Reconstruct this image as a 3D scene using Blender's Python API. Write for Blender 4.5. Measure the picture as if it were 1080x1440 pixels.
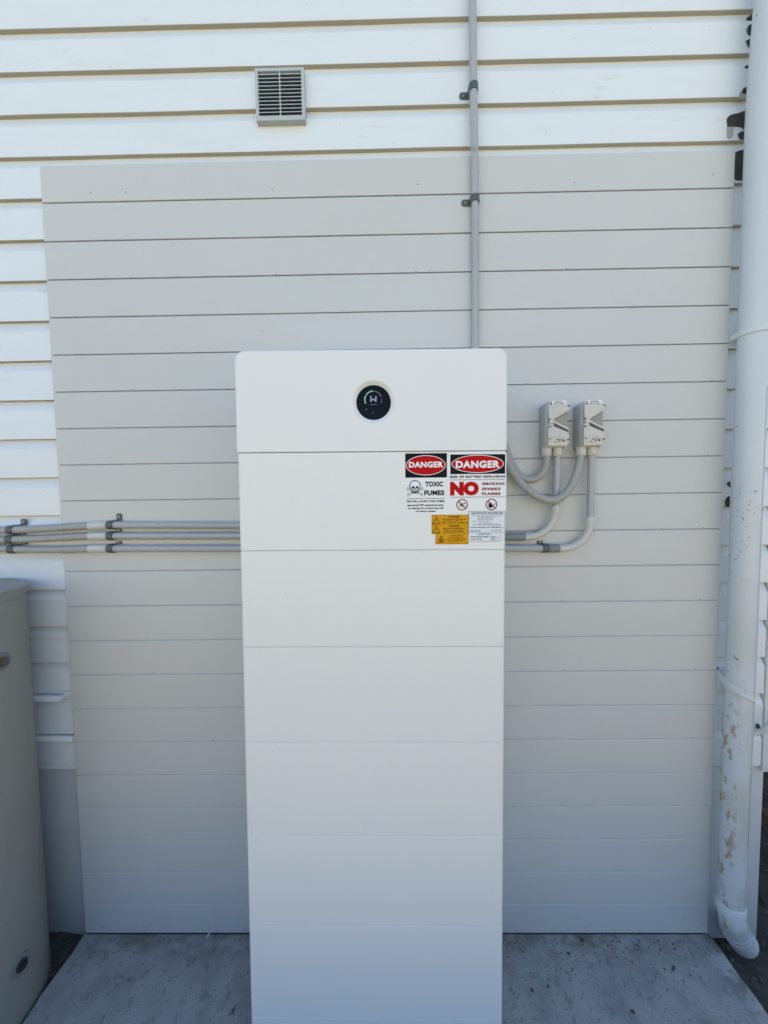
import bpy, bmesh, math, random
from mathutils import Vector, Matrix, noise
R = math.radians
random.seed(7)
S = bpy.context.scene
COL = S.collection
for o in list(bpy.data.objects): bpy.data.objects.remove(o)

# ------------------------------------------------------------------ camera
CZ = 1.72
PITCH, YAW, ROLL, FPX = .0558, -.0116, .0132, 541.0
_f = Vector((math.sin(YAW)*math.cos(PITCH), math.cos(YAW)*math.cos(PITCH), -math.sin(PITCH)))
_r = Vector((math.cos(YAW), -math.sin(YAW), 0)); _d = _f.cross(_r)
RT = math.cos(ROLL)*_r + math.sin(ROLL)*_d; DN = -math.sin(ROLL)*_r + math.cos(ROLL)*_d
cd = bpy.data.cameras.new('camera'); cam = bpy.data.objects.new('camera', cd); COL.objects.link(cam)
cd.sensor_fit = 'HORIZONTAL'; cd.sensor_width = 36; cd.lens = 36*FPX/1080
cd.clip_start = .02; cd.clip_end = 400
m3 = Matrix((RT, -DN, -_f)).transposed()
cam.matrix_world = Matrix.Translation((0, 0, CZ)) @ m3.to_4x4()
S.camera = cam

# ------------------------------------------------------------------ light
SUN_EL, SUN_AZ = R(44), R(14)          # the sun stands behind the house, so this wall is in open shade
w = bpy.data.worlds.new('World'); S.world = w; w.use_nodes = True
nt = w.node_tree; bg = nt.nodes['Background']
sky = nt.nodes.new('ShaderNodeTexSky'); sky.sky_type = 'NISHITA'; sky.sun_disc = False
sky.sun_elevation = SUN_EL; sky.sun_rotation = SUN_AZ; sky.air_density = 1.0; sky.dust_density = .6; sky.ozone_density = 1.5
nt.links.new(sky.outputs[0], bg.inputs[0]); bg.inputs[1].default_value = .13
sl = bpy.data.lights.new('sun', 'SUN'); sl.energy = 3.5; sl.angle = R(.5); sl.color = (1, .91, .74)
so = bpy.data.objects.new('sun', sl); COL.objects.link(so)
sd = Vector((math.sin(SUN_AZ)*math.cos(SUN_EL), math.cos(SUN_AZ)*math.cos(SUN_EL), math.sin(SUN_EL)))
so.rotation_euler = sd.to_track_quat('Z', 'Y').to_euler(); so.location = (0, 8, 12)
S.view_settings.view_transform = 'Standard'; S.view_settings.look = 'None'
S.view_settings.exposure = 1.5; S.view_settings.gamma = 1; S.view_settings.use_curve_mapping = False
S.render.engine = 'CYCLES'
S.cycles.max_bounces = 10; S.cycles.diffuse_bounces = 6

# ------------------------------------------------------------------ helpers
def bp(x, y, Y):
    "the point of the plane Y (metres from the camera) seen at a place of the 1080 x 1440 photograph"
    d = RT*((x-540)/FPX) + DN*((y-720)/FPX) + _f
    return Vector((d.x*Y/d.y, Y, d.z*Y/d.y + CZ))
def bz(x, y, Z=0):
    d = RT*((x-540)/FPX) + DN*((y-720)/FPX) + _f
    t = (Z-CZ)/d.z
    return Vector((d.x*t, d.y*t, Z))

def mat(name, col, rough=.5, var=.06, vscale=3, bump=.1, bscale=300, metal=0, spec=.5, extra=None, stretch=(1, 1, 1)):
    m = bpy.data.materials.new(name); m.use_nodes = True
    t = m.node_tree; N = t.nodes; L = t.links; b = N['Principled BSDF']
    b.inputs['Roughness'].default_value = rough; b.inputs['Metallic'].default_value = metal
    b.inputs['Specular IOR Level'].default_value = spec
    tc = N.new('ShaderNodeNewGeometry'); mp = N.new('ShaderNodeMapping'); L.new(tc.outputs['Position'], mp.inputs[0])
    mp.inputs['Scale'].default_value = stretch
    n1 = N.new('ShaderNodeTexNoise'); n1.inputs['Scale'].default_value = vscale; n1.inputs['Detail'].default_value = 8
    n1.inputs['Roughness'].default_value = .66; L.new(mp.outputs[0], n1.inputs['Vector'])
    mx = N.new('ShaderNodeMix'); mx.data_type = 'RGBA'
    lo = [max(0, c*(1-2*var)) for c in col]; hi = [min(1, c*(1+2*var)) for c in col]
    mx.inputs[6].default_value = (*lo, 1); mx.inputs[7].default_value = (*hi, 1)
    L.new(n1.outputs[0], mx.inputs[0])
    out = mx.outputs[2]
    if extra: out = extra(t, tc, out)
    L.new(out, b.inputs['Base Color'])
    if bump:
        n2 = N.new('ShaderNodeTexNoise'); n2.inputs['Scale'].default_value = bscale; n2.inputs['Detail'].default_value = 3
        L.new(tc.outputs['Position'], n2.inputs['Vector'])
        bm_ = N.new('ShaderNodeBump'); bm_.inputs['Strength'].default_value = bump; bm_.inputs['Distance'].default_value = .001
        L.new(n2.outputs[0], bm_.inputs['Height']); L.new(bm_.outputs[0], b.inputs['Normal'])
    return m

def spots(scale, thr, colour, amount=1.0, width=.03, detail=4, stretch=(1, 1, 1), zlim=None, seed=0.0):
    "wear with a shape of its own: a noise cut at a threshold, mixed over the base colour"
    def fn(t, tc, out):
        N = t.nodes; L = t.links
        mp = N.new('ShaderNodeMapping'); mp.inputs['Scale'].default_value = stretch; mp.inputs['Location'].default_value = (seed, seed*.7, 0)
        L.new(tc.outputs['Position'], mp.inputs[0])
        n = N.new('ShaderNodeTexNoise'); n.inputs['Scale'].default_value = scale; n.inputs['Detail'].default_value = detail
        n.inputs['Roughness'].default_value = .6
        L.new(mp.outputs[0], n.inputs['Vector'])
        r = N.new('ShaderNodeMapRange'); r.inputs[1].default_value = thr; r.inputs[2].default_value = thr+width
        r.inputs[4].default_value = amount
        L.new(n.outputs[0], r.inputs[0]); fac = r.outputs[0]
        if zlim:
            sx = N.new('ShaderNodeSeparateXYZ'); L.new(tc.outputs['Position'], sx.inputs[0])
            for (ax, a, b_) in zlim:
                q = N.new('ShaderNodeMapRange'); q.inputs[1].default_value = a; q.inputs[2].default_value = b_
                L.new(sx.outputs[ax], q.inputs[0])
                mm = N.new('ShaderNodeMath'); mm.operation = 'MULTIPLY'; L.new(fac, mm.inputs[0]); L.new(q.outputs[0], mm.inputs[1]); fac = mm.outputs[0]
        x = N.new('ShaderNodeMix'); x.data_type = 'RGBA'; x.inputs[7].default_value = (*colour, 1)
        L.new(fac, x.inputs[0]); L.new(out, x.inputs[6])
        return x.outputs[2]
    return fn
def chain(*fs):
    def fn(t, tc, out):
        for f in fs: out = f(t, tc, out)
        return out
    return fn

M = {}
M['board'] = mat('white_board_paint', (.72, .755, .77), .42, .025, 2.2, .25, 120, stretch=(1, 1, 4),
    extra=chain(spots(6, .66, (.58, .56, .50), .45, .06, 7, (1, 1, 2.5)), spots(45, .76, (.40, .38, .34), .7, .02, 2), spots(7, .62, (.62, .63, .60), .4, .05, 9, (.35, 1, 3))))
M['panel'] = mat('cream_panel_paint', (.565, .57, .545), .5, .02, 1.6, .3, 260,
    extra=chain(spots(2.4, .55, (.55, .55, .51), .45, .15, 8), spots(11, .64, (.54, .54, .51), .4, .08, 9), spots(30, .60, (.40, .38, .33), .5, .06, 8, (1, 1, .7), [(2, .16, .01)]), spots(60, .74, (.30, .29, .25), .7, .02, 2)))
M['backing'] = mat('panel_groove', (.42, .42, .39), .7, .05)
M['cabinet'] = mat('white_powder_coat', (.79, .79, .755), .36, .008, 1.5, .22, 900,
    extra=chain(spots(70, .81, (.45, .45, .42), .5, .02, 1)))
M['scuff'] = mat('grey_scuff', (.52, .52, .50), .6, .1)
M['gap'] = mat('dark_gap', (.10, .10, .10), .8, .05)
M['display'] = mat('black_display_glass', (.003, .0035, .005), .10, 0, 3, 0, spec=.10)
M['conduit'] = mat('grey_pvc', (.39, .40, .41), .34, .05, 9, .1, 300, extra=spots(90, .72, (.16, .16, .16), .6, .03, 2))
M['conduit_dark'] = mat('mid_grey_pvc', (.20, .22, .23), .4, .05, 9, .1)
M['flex'] = mat('warm_grey_flexible_pvc', (.36, .355, .325), .5, .05, 9, .1)
M['socket'] = mat('pale_grey_pvc', (.56, .56, .52), .4, .04, 9, .1)
M['saddle'] = mat('dark_grey_saddle', (.085, .10, .105), .45, .08, 40, .2)
M['screw'] = mat('zinc_screw', (.30, .30, .28), .45, .1, 60, .2, metal=.6)
M['isolator'] = mat('light_grey_switch_plastic', (.57, .56, .515), .38, .03, 12, .12, 500)
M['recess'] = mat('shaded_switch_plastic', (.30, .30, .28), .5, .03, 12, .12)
M['isolator_side'] = mat('grey_switch_body', (.42, .42, .40), .45, .03, 12, .12, 500)
M['black'] = mat('black_print', (.010, .010, .011), .7, 0, 3, 0, spec=.12)
M['white'] = mat('white_vinyl', (.80, .81, .81), .3, .01, 6, 0)
M['red'] = mat('red_print', (.50, .006, .008), .7, .02, 6, 0, spec=.12)
M['darkred'] = mat('dark_red_print', (.22, .008, .014), .7, 0, 6, 0, spec=.12)
M['yellow'] = mat('amber_vinyl', (.70, .34, .006), .6, .03, 30, 0, spec=.15)
M['brown'] = mat('brown_print', (.10, .045, .008), .7, 0, 6, 0, spec=.1)
M['greyprint'] = mat('grey_print', (.075, .09, .11), .7, 0, 6, 0, spec=.1)
M['bluewhite'] = mat('blue_white_vinyl', (.70, .74, .78), .3, .01, 6, 0)
M['vent'] = mat('vent_plastic', (.46, .49, .48), .4, .04, 20, .1)
M['void'] = mat('dark_void', (.012, .014, .016), .9, .2, 10, 0)
M['tank'] = mat('beige_enamel', (.27, .26, .225), .38, .02, 2, .2, 400, extra=spots(50, .75, (.12, .12, .11), .5, .03, 2))
M['plug'] = mat('grey_rubber_ring', (.20, .21, .22), .6, .05)
M['brass'] = mat('tarnished_brass', (.22, .13, .045), .5, .3, 60, .5, metal=.6)
M['rust'] = mat('rusty_socket', (.055, .035, .025), .8, .4, 60, .6)
M['trim'] = mat('grey_white_trim', (.62, .64, .64), .4, .03, 6, .1)
M['plinth'] = mat('base_board_paint', (.56, .57, .57), .55, .05, 3, .3, 150, stretch=(1, 1, 3))
M['peel'] = mat('bare_weathered_wood', (.045, .042, .038), .85, .35, 45, .8, 120, extra=spots(60, .63, (.16, .15, .13), .8, .04, 3))
M['primer'] = mat('grey_primer', (.36, .35, .31), .75, .15, 40, .5)
M['leafbrown'] = mat('dry_leaf_brown', (.085, .040, .022), .7, .3, 60, .3)
M['leafgreen'] = mat('green_leaf', (.035, .10, .030), .5, .2, 60, .2)
M['chip'] = mat('pale_paint_chip', (.62, .62, .58), .6, .1, 60, .3)
M['twig'] = mat('dark_twig', (.035, .03, .025), .8, .3, 60, .3)
M['timber'] = mat('reddish_timber', (.13, .075, .055), .7, .2, 20, .3)
ochre = (.36, .25, .10)
M['pipe'] = mat('painted_downpipe', (.57, .61, .63), .38, .03, 5, .25, 60, extra=chain(
    spots(9, .47, (.46, .45, .34), .55, .12, 6, (1, 1, .5), [(2, 1.55, .6)]),
    spots(36, .535, ochre, .85, .06, 9, (1, 1, .55), [(2, 1.04, .84), (0, 1.224, 1.207)], 2.3),
    spots(80, .625, (.33, .31, .24), .8, .015, 3, (1, 1, .8), [(2, 1.76, 1.66), (2, 1.36, 1.46), (0, 1.250, 1.236)], 4.1),
    spots(38, .715, (.20, .21, .20), .85, .015, 3, (1, 1, .9), None, 8.2)))
M['soil'] = mat('damp_soil', (.050, .047, .040), .95, .5, 18, 1.0, 60, extra=spots(25, .60, (.14, .13, .105), .8, .05, 8))

# painted concrete: blotches, brush drags, scuffs and dark specks
M['slab'] = mat('grey_painted_concrete', (.315, .31, .29), .72, .20, 9, 1.0, 160, extra=chain(
    spots(5, .47, (.40, .395, .375), .45, .14, 14, (1, .85, 1), None, 1.1),
    spots(7, .51, (.20, .205, .20), .5, .12, 14, (1.2, .8, 1), None, 3.0),
    spots(26, .57, (.15, .15, .145), .55, .07, 12, (1.1, .8, 1), None, 6.0),
    spots(55, .61, (.10, .10, .095), .6, .05, 8, (1.2, .9, 1), None, 2.0),
    spots(24, .64, (.46, .46, .45), .45, .06, 12, (1, .9, 1), None, 9.0),
    spots(12, .45, (.14, .115, .085), .7, .12, 12, (1, 1, 1), [(1, 1.29, 1.39)], 7.0),
    spots(9, .47, (.44, .44, .43), .7, .05, 12, (1, 1, 1), [(0, 1.10, 1.20)], 5.0),
    spots(16, .50, (.12, .12, .11), .65, .05, 12, (1, 1, 1), [(0, 1.12, 1.21)], 8.0),
    spots(110, .66, (.07, .062, .055), .8, .02, 2)))
M['render'] = mat('neighbour_render', (.60, .50, .30), .8, .05, 1.5, .4, 80)
M['bounce_ground'] = mat('warm_bounce_ground', (.52, .42, .22), .85, .06, 2, .4, 60)  # sandy tone of the added ground, meant to bounce warm light
M['stain'] = mat('dark_stained_timber', (.28, .22, .145), .8, .2, 6, .5, 60, stretch=(6, 6, .6))
M['tile'] = mat('roof_metal', (.30, .31, .32), .5, .05)
M['lap_shade'] = mat('painted_underside_shade', (.40, .365, .29), .55, .05, 6, .3, 120)  # shade and warm bounce on the board undersides, painted as tan

ROOT = {}
def tag(o, label=None, cat=None, group=None, kind=None):
    if label: o['label'] = label
    if cat: o['category'] = cat
    if group: o['group'] = group
    if kind: o['kind'] = kind
    return o
def thing(name, loc, label, cat, group=None):
    o = bpy.data.objects.new(name, None); COL.objects.link(o); o.location = loc
    o.empty_display_size = .05
    ROOT[o.name] = Vector(loc); return tag(o, label, cat, group)
def link(name, me, m, parent=None, smooth=None, loc=None):
    "vertices are in world metres; they are made local to the thing's base"
    if m is not None:
        me.materials.clear(); me.materials.append(m)
    o = bpy.data.objects.new(name, me); COL.objects.link(o)
    off = Vector((0, 0, 0))
    if parent is not None:
        off = ROOT[parent.name]; o.parent = parent; ROOT[o.name] = off
    if loc is None and parent is not None: me.transform(Matrix.Translation(-off))
    if loc is not None: o.location = Vector(loc) - off
    if smooth is not None:
        for p in me.polygons: p.use_smooth = True
        me.set_sharp_from_angle(angle=R(smooth))
    return o

class MB:
    def __init__(s): s.v = []; s.f = []
    def add(s, vs, fs):
        n = len(s.v); s.v += [tuple(v) for v in vs]; s.f += [tuple(i+n for i in f) for f in fs]; return s
    def box(s, a, b):
        (x0, y0, z0), (x1, y1, z1) = a, b
        return s.add([(x0, y0, z0), (x1, y0, z0), (x1, y1, z0), (x0, y1, z0), (x0, y0, z1), (x1, y0, z1), (x1, y1, z1), (x0, y1, z1)],
            [(0, 3, 2, 1), (4, 5, 6, 7), (0, 1, 5, 4), (1, 2, 6, 5), (2, 3, 7, 6), (3, 0, 4, 7)])
    def loft(s, loops, cap0=True, cap1=True, closed=True):
        n = len(loops[0]); vs = [p for l in loops for p in l]; fs = []
        for k in range(len(loops)-1):
            for i in range(n if closed else n-1):
                j = (i+1) % n
                fs.append((k*n+i, k*n+j, (k+1)*n+j, (k+1)*n+i))
        if cap0: fs.append(tuple(range(n-1, -1, -1)))
        if cap1: fs.append(tuple((len(loops)-1)*n+i for i in range(n)))
        return s.add(vs, fs)
    def prism(s, poly, y0, y1):
        "polygon of (x, z) pairs given an extent in Y"
        return s.loft([[(x, y1, z) for x, z in poly], [(x, y0, z) for x, z in poly]])
    def tube(s, pts, rad, n=20, caps=True):
        pts = [Vector(p) for p in pts]; loops = []; up = None
        for i, p in enumerate(pts):
            t = (pts[min(i+1, len(pts)-1)] - pts[max(i-1, 0)]).normalized()
            if up is None: up = t.orthogonal().normalized()
            up = (up - t*up.dot(t)).normalized(); sd_ = t.cross(up)
            r = rad[i] if isinstance(rad, (list, tuple)) else rad
            loops.append([p + (up*math.cos(a) + sd_*math.sin(a))*r for a in (2*math.pi*k/n for k in range(n))])
        return s.loft(loops, caps, caps)
    def build(s, name, m, parent=None, smooth=None, bevel=0, seg=2):
        me = bpy.data.meshes.new(name); me.from_pydata(s.v, [], s.f); me.update()
        bm = bmesh.new(); bm.from_mesh(me)
        bmesh.ops.recalc_face_normals(bm, faces=bm.faces)
        if bevel: 
            ed = [e for e in bm.edges if len(e.link_faces) == 2 and e.calc_face_angle(0) > R(30)]
            bmesh.ops.bevel(bm, geom=ed, offset=bevel, segments=seg, profile=.5, affect='EDGES', clamp_overlap=True)
        bm.to_mesh(me); bm.free()
        if bevel and smooth is None: smooth = 40
        return link(name, me, m, parent, smooth)

def spline(P, step=.006):
    "smooth curve through the points, sampled evenly"
    P = [Vector(p) for p in P]; Q = [2*P[0]-P[1]] + P + [2*P[-1]-P[-2]]; out = []
    for i in range(1, len(Q)-2):
        a, b, c, d = Q[i-1:i+3]; n = max(2, int((c-b).length/step*1.0))
        for k in range(n):
            t = k/n
            out.append(.5*((2*b)+(c-a)*t+(2*a-5*b+4*c-d)*t*t+(3*b-a-3*c+d)*t**3))
    out.append(P[-1]); return out
def resample(P, step):
    out = [P[0].copy()]; acc = 0
    for a, b in zip(P, P[1:]):
        L = (b-a).length; t = step-acc
        while t <= L: out.append(a+(b-a)*(t/L)); t += step
        acc = (acc+L) % step if L else acc
    return out
def cyl(mb, c, ax, r, h, n=24, r2=None):
    c = Vector(c); ax = Vector(ax).normalized()
    return mb.tube([c, c+ax*h], [r, r if r2 is None else r2], n)
def disc_poly(cx, cz, rx, rz=None, n=40, a0=0, a1=360):
    rz = rz or rx
    return [(cx+rx*math.cos(R(a0+(a1-a0)*k/n)), cz+rz*math.sin(R(a0+(a1-a0)*k/n))) for k in range(n if a1-a0 == 360 else n+1)]

# ------------------------------------------------------------------ setting: ground, slab
def ground_height(x, y):
    h = -.045
    h += .018*noise.noise(Vector((x*2.2, y*2.2, 0))) + .010*noise.noise(Vector((x*11, y*11, 3)))
    if x < 0 and y > .4: h += .03*max(0, min(1, (y-1.15)/.25))
    if x > 1.2: h -= .035*max(0, min(1, (y-1.0)/.4))
    return h
g = MB()
xs = sorted(set([-60, -30, -12, -6, -3] + [round(-2.2+.04*i, 3) for i in range(int(4.8/.04)+1)] + [3, 4, 6, 12, 30, 60]))
ys = sorted(set([-60, -30, -12, -6, -3, -1.5, 0] + [round(.4+.035*i, 3) for i in range(int(3.2/.035)+1)] + [4.2, 6, 12, 30, 60]))
vs = [(x, y, ground_height(x, y) if abs(x) < 3.5 and 0 <= y < 4 else -.05) for y in ys for x in xs]
nx = len(xs)
fs = [(j*nx+i, j*nx+i+1, (j+1)*nx+i+1, (j+1)*nx+i) for j in range(len(ys)-1) for i in range(nx-1)]
g.add(vs, fs)
tag(g.build('ground', M['soil'], smooth=60), kind='structure')

SX0, SX1 = -1.217, 1.216
sb = MB()      # slab with a slightly ragged outline
edge = []
for k in range(60): t = k/60; edge.append((SX0 + .009*noise.noise(Vector((t*30, 1, 0))) + .002*noise.noise(Vector((t*120, 5, 0))), 1.404 - 3.6*t))
for k in range(12): edge.append((SX0 + (SX1-SX0)*k/12, -2.2))
for k in range(61): t = 1-k/60; edge.append((SX1 + .013*noise.noise(Vector((t*26, 7, 0))) + .004*noise.noise(Vector((t*110, 9, 0))), 1.404 - 3.6*t))
sb.loft([[(x, y, -.12) for x, y in edge], [(x, y, -.006) for x, y in edge], [(x*.9975, y-.004*(y > 0), 0) for x, y in edge]])
tag(sb.build('concrete_slab', M['slab'], smooth=30), kind='structure')

# ------------------------------------------------------------------ the house wall
EAVE = .22
FY = 1.410                                    # face of the weatherboards
WX0, WX1 = -2.6, bp(1077, 900, FY).x
wall = thing('weatherboard_wall', (0, FY, 0), 'white painted weatherboard house wall behind the cabinet and the grooved panel', 'wall')
PB = .1399
def board_z(i): return 3.322 - PB*i + (max(0, 11-i)*.0009 if i < 11 else 0)
def board_mesh(seed, x0, x1, h):
    prof = [(0, .0015), (.0012, 0), (.0175, 0), (.0175, h-.006), (.0185, h+.010), (.0150, h+.010), (.0150, h-.0045), (.0135, h-.009), (.0095, h-.018), (.0040, h-.028), (.0012, h-.0340), (0, h-.0362), (0, h-.040)]
    n = 30; loops = []
    for k in range(n+1):
        x = x0+(x1-x0)*k/n
        dz = .0012*noise.noise(Vector((x*3, seed, 0))); dy = .0012*noise.noise(Vector((x*2.2, seed, 8)))
        loops.append([(x, FY+y+dy, z+dz) for y, z in prof])
    mb = MB(); mb.loft(loops)
    me = bpy.data.meshes.new('weatherboard'); me.from_pydata(mb.v, [], mb.f); me.update()
    bm = bmesh.new(); bm.from_mesh(me); bmesh.ops.recalc_face_normals(bm, faces=bm.faces); bm.to_mesh(me); bm.free()
    for p in me.polygons: p.use_smooth = True
    me.set_sharp_from_angle(angle=R(24)); me.materials.append(M['board']); me.materials.append(M['lap_shade'])
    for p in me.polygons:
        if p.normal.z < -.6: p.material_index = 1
    me.transform(Matrix.Translation((0, -FY, 0)))
    return me
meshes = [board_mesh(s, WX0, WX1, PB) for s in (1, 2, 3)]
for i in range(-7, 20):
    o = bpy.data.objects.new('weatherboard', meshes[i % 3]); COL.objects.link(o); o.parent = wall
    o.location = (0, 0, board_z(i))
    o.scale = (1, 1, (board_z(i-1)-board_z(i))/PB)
MB().box((WX0, FY+.021, .30), (WX1-.002, FY+.10, 4.32)).build('wall_frame', M['gap'], wall)
ZB = board_z(19)
# base board below the last weatherboard
XP = bp(1072, 1110, FY+.012).x
MB().box((WX0, FY+.010, -.04), (XP, FY+.03, ZB-.001)).build('base_board', M['plinth'], wall, bevel=.002)
# corner stop on the right and the next bit of wall with the dark space beneath it
MB().box((WX1+.004, FY-.004, ZB-.02), (WX1+.095, FY+.03, 4.3)).build('corner_board', M['board'], wall, bevel=.002)
# capping strips low on the left
a = bp(50, 982, FY-.02); b = bp(85, 982, FY-.02); c = bp(103, 980, FY)
lf = MB().box((WX0, FY-.026, a.z-.012), (b.x, FY-.001, a.z+.008))
lf.build('capping_strip', M['board'], wall, bevel=.002)
MB().box((WX0, FY-.010, a.z+.014), (c.x+.2, FY+.002, a.z+.020)).build('drip_strip', M['trim'], wall, bevel=.001)
MB().box((b.x+.004, FY-.006, a.z-.006), (c.x+.1, FY-.0005, a.z-.002)).build('drip_strip', M['trim'], wall, bevel=.0008)
a = bp(60, 1039, FY-.014); b = bp(104, 1039, FY-.014)
MB().box((WX0, FY-.018, a.z-.010), (min(b.x+.01, -1.209), FY-.001, a.z+.007)).build('capping_strip', M['board'], wall, bevel=.003)
# bare patches where paint and wood have broken away beside the downpipe
def patch(pts, Y, m, o=(1000, 100), s=9.0, t=.0012):
    poly = []
    for u, v in pts: q = bp(o[0]+u/s, o[1]+v/s, Y); poly.append((q.x, q.z))
    MB().prism(poly, Y, Y+t+.002).build('bare_patch', M[m], wall)
Yp = FY-.0022
patch([(205, 600), (222, 572), (245, 555), (290, 540), (340, 532), (400, 510), (480, 480), (480, 735), (420, 728), (385, 700), (320, 696), (212, 700)], Yp, 'peel')
patch([(207, 703), (300, 703), (284, 740), (280, 800), (262, 838), (235, 852), (212, 835), (205, 790)], Yp, 'primer')
patch([(345, 790), (372, 770), (405, 758), (470, 750), (460, 850), (400, 860), (368, 850), (352, 815)], Yp, 'peel')
patch([(362, 300), (380, 250), (410, 215), (440, 205), (490, 185), (490, 345), (420, 350), (368, 345)], Yp, 'primer')
patch([(402, 232), (425, 208), (490, 180), (490, 275), (440, 270), (425, 250)], Yp-.0012, 'peel')
patch([(292, 1040), (330, 1015), (370, 1000), (440, 985), (430, 1375), (360, 1380), (310, 1370), (298, 1310), (284, 1292), (296, 1250), (288, 1200)], Yp, 'peel')
for pts in ([(325, 90), (350, 70), (352, 100), (330, 97)], [(325, 150), (335, 128), (350, 120), (348, 180), (332, 170)], [(312, 340), (330, 326), (335, 345)], [(300, 470), (316, 442), (335, 440), (334, 480)], [(322, 205), (342, 195), (338, 240)]):
    patch(pts, Yp, 'peel', (960, 0), 3.6)
patch([(105, 960), (130, 945), (132, 985), (118, 975)], Yp, 'peel', (1000, 480), 4.8)
patch([(96, 1080), (110, 1052), (128, 1045), (125, 1120), (100, 1118)], Yp, 'peel', (1000, 480), 4.8)
patch([(314, 480), (340, 472), (335, 500), (320, 520)], Yp, 'peel', (940, 840), 4.8)

# eave and house body above and behind, out of the picture but casting the shade
house = thing('house_body', (0, 1.6, 0), 'plain back of the house rising behind the weatherboard wall', 'house')
MB().box((WX0, FY+.11, 0), (WX1-.004, 5.5, 4.3)).build('wall', M['render'], house)
MB().box((WX1-.002, FY+.12, ZB), (3.6, 5.5, 4.3)).build('floor_overhang', M['render'], house)
MB().box((WX1+.10, FY+.05, ZB), (3.6, FY+.119, 4.3)).build('side_wall', M['board'], house)

# added behind the camera: sunlit ground and a house side that bounce warm light
tag(MB().box((-14, -9.0, -.10), (14, -2.25, -.004)).build('added_driveway', M['bounce_ground']), kind='structure')
FNY, FNH = -.75, .58  # low unseen screen added to keep warm bounce off the wall's foot
fence = thing('added_fence', (0, FNY, 0), 'unseen low timber screen added behind the camera to block bounce light', 'fence')
pal0 = None
for k in range(80):
    x = -4+.1*k
    if pal0 is None:
        pal0 = MB().box((x, FNY, -.05), (x+.095, FNY+.015, FNH)).build('paling', M['stain'], fence)
    else:
        o = pal0.copy(); COL.objects.link(o); o.parent = fence; o.location = (.1*k, 0, .008*math.sin(k*2.3))
for z in (.08, .28): MB().box((-4, FNY-.045, z), (4, FNY-.001, z+.09)).build('rail', M['stain'], fence)
NY, NH = -9.0, 2.9  # unseen house side added to warm the middle of the wall
nb = thing('added_house', (0, NY, 0), 'unseen cream house side added to bounce warm light onto the wall', 'house')
MB().box((-14, NY-4, -.2), (14, NY-.01, NH)).build('wall', M['render'], nb)
MB().box((-14.3, NY-4.3, NH), (14.3, NY+.25, NH+.15)).build('roof', M['tile'], nb)
# unseen overhang added above the picture to dim the top boards
MB().box((WX0-.2, FY-EAVE, 4.35), (3.6, 5.8, 4.50)).build('added_eave', M['trim'], house)

# ------------------------------------------------------------------ grooved panel
PY = 1.400; PX0, PX1 = -1.206, 1.205
panel = thing('grooved_panel', (0, PY, 0), 'large off white grooved cladding sheet of narrow horizontal boards fixed over the weatherboards', 'wall panel')
PG = .13118; GZ = 2.747
GZL = [GZ-PG*i for i in range(21)]
tops = [2.874] + GZL; bots = GZL + [.004]
ch = .0042
def plank_mesh(h):
    n = 24; loops = []
    prof = [(0, .0018), (.0005, .0013), (.0070, .0013), (.0070, h-.0002), (.0052, h-.0002), (.0010, h-.0034), (0, h-.0058)]
    for k in range(n+1):
        x = PX0+(PX1-PX0)*k/n; dy = .0004*noise.noise(Vector((x*4, h, 0)))
        loops.append([(x, PY+y+dy, z) for y, z in prof])
    mb = MB(); mb.loft(loops)
    me = bpy.data.meshes.new('board'); me.from_pydata(mb.v, [], mb.f); me.update()
    bm = bmesh.new(); bm.from_mesh(me); bmesh.ops.recalc_face_normals(bm, faces=bm.faces); bm.to_mesh(me); bm.free()
    me.materials.append(M['panel']); me.transform(Matrix.Translation((0, -PY, 0)))
    return me
pm = plank_mesh(PG); pt = plank_mesh(tops[0]-bots[0]); pb = plank_mesh(tops[-1]-bots[-1])
for i, (t, b) in enumerate(zip(tops, bots)):
    o = bpy.data.objects.new('board', pt if i == 0 else pb if i == 21 else pm); COL.objects.link(o)
    o.parent = panel; o.location = (0, 0, b)
heads = [(127, 271), (177, 270), (383, 266), (587, 259), (808, 256), (1003, 245)]
for row, xs_ in ((2, (184, 388, 585, 797)), (5, (187, 742, 1001)), (7, (196, 995)), (9, (989, 930, 762)), (11, (984, 790)), (13, (215, 978, 792)), (15, (300, 973)), (17, (790,)), (19, (225,))):
    for x in xs_:
        z = GZL[row]; lo, hi = 0, 1440
        for _ in range(30):
            mid = (lo+hi)/2
            if bp(x, mid, PY).z > z: lo = mid
            else: hi = mid
        heads.append((x, lo-1.5))
hs = MB()
for i, (x, y) in enumerate(heads):
    q = bp(x, y, PY-.0006); r = .0028 if i < 6 else .0022
    s1 = MB(); s1.prism(disc_poly(q.x, q.z, r, r*.85, 10), PY-.0008, PY+.001); s1.build('screw_head', M['screw'], panel)

# ------------------------------------------------------------------ air vent
vp = [bp(358, 96, 1.388), bp(427.5, 168, 1.388)]
VX0, VX1, VZ1, VZ0 = vp[0].x, bp(428, 130, 1.388).x, bp(392, 95, 1.388).z, bp(392, 169, 1.388).z
vent = thing('air_vent', (VX0, FY, VZ0), 'small square louvred air vent on the white weatherboards', 'vent')
bw = .010
fr = MB()
fr.box((VX0, 1.388, VZ0), (VX0+bw, FY+.012, VZ1)); fr.box((VX1-bw, 1.388, VZ0), (VX1, FY+.012, VZ1))
fr.box((VX0+bw, 1.3882, VZ1-bw), (VX1-bw, FY+.012, VZ1-.0002)); fr.box((VX0+bw, 1.3882, VZ0+.0002), (VX1-bw, FY+.012, VZ0+bw+.003))
fr.build('frame', M['vent'], vent)
MB().box((VX0+bw, FY-.004, VZ0+bw), (VX1-bw, FY+.011, VZ1-bw)).build('painted_dark_plate', M['void'], vent)  # dark plate: shade of the vent's depth painted as colour
mx_ = (VX0+VX1)/2
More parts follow.
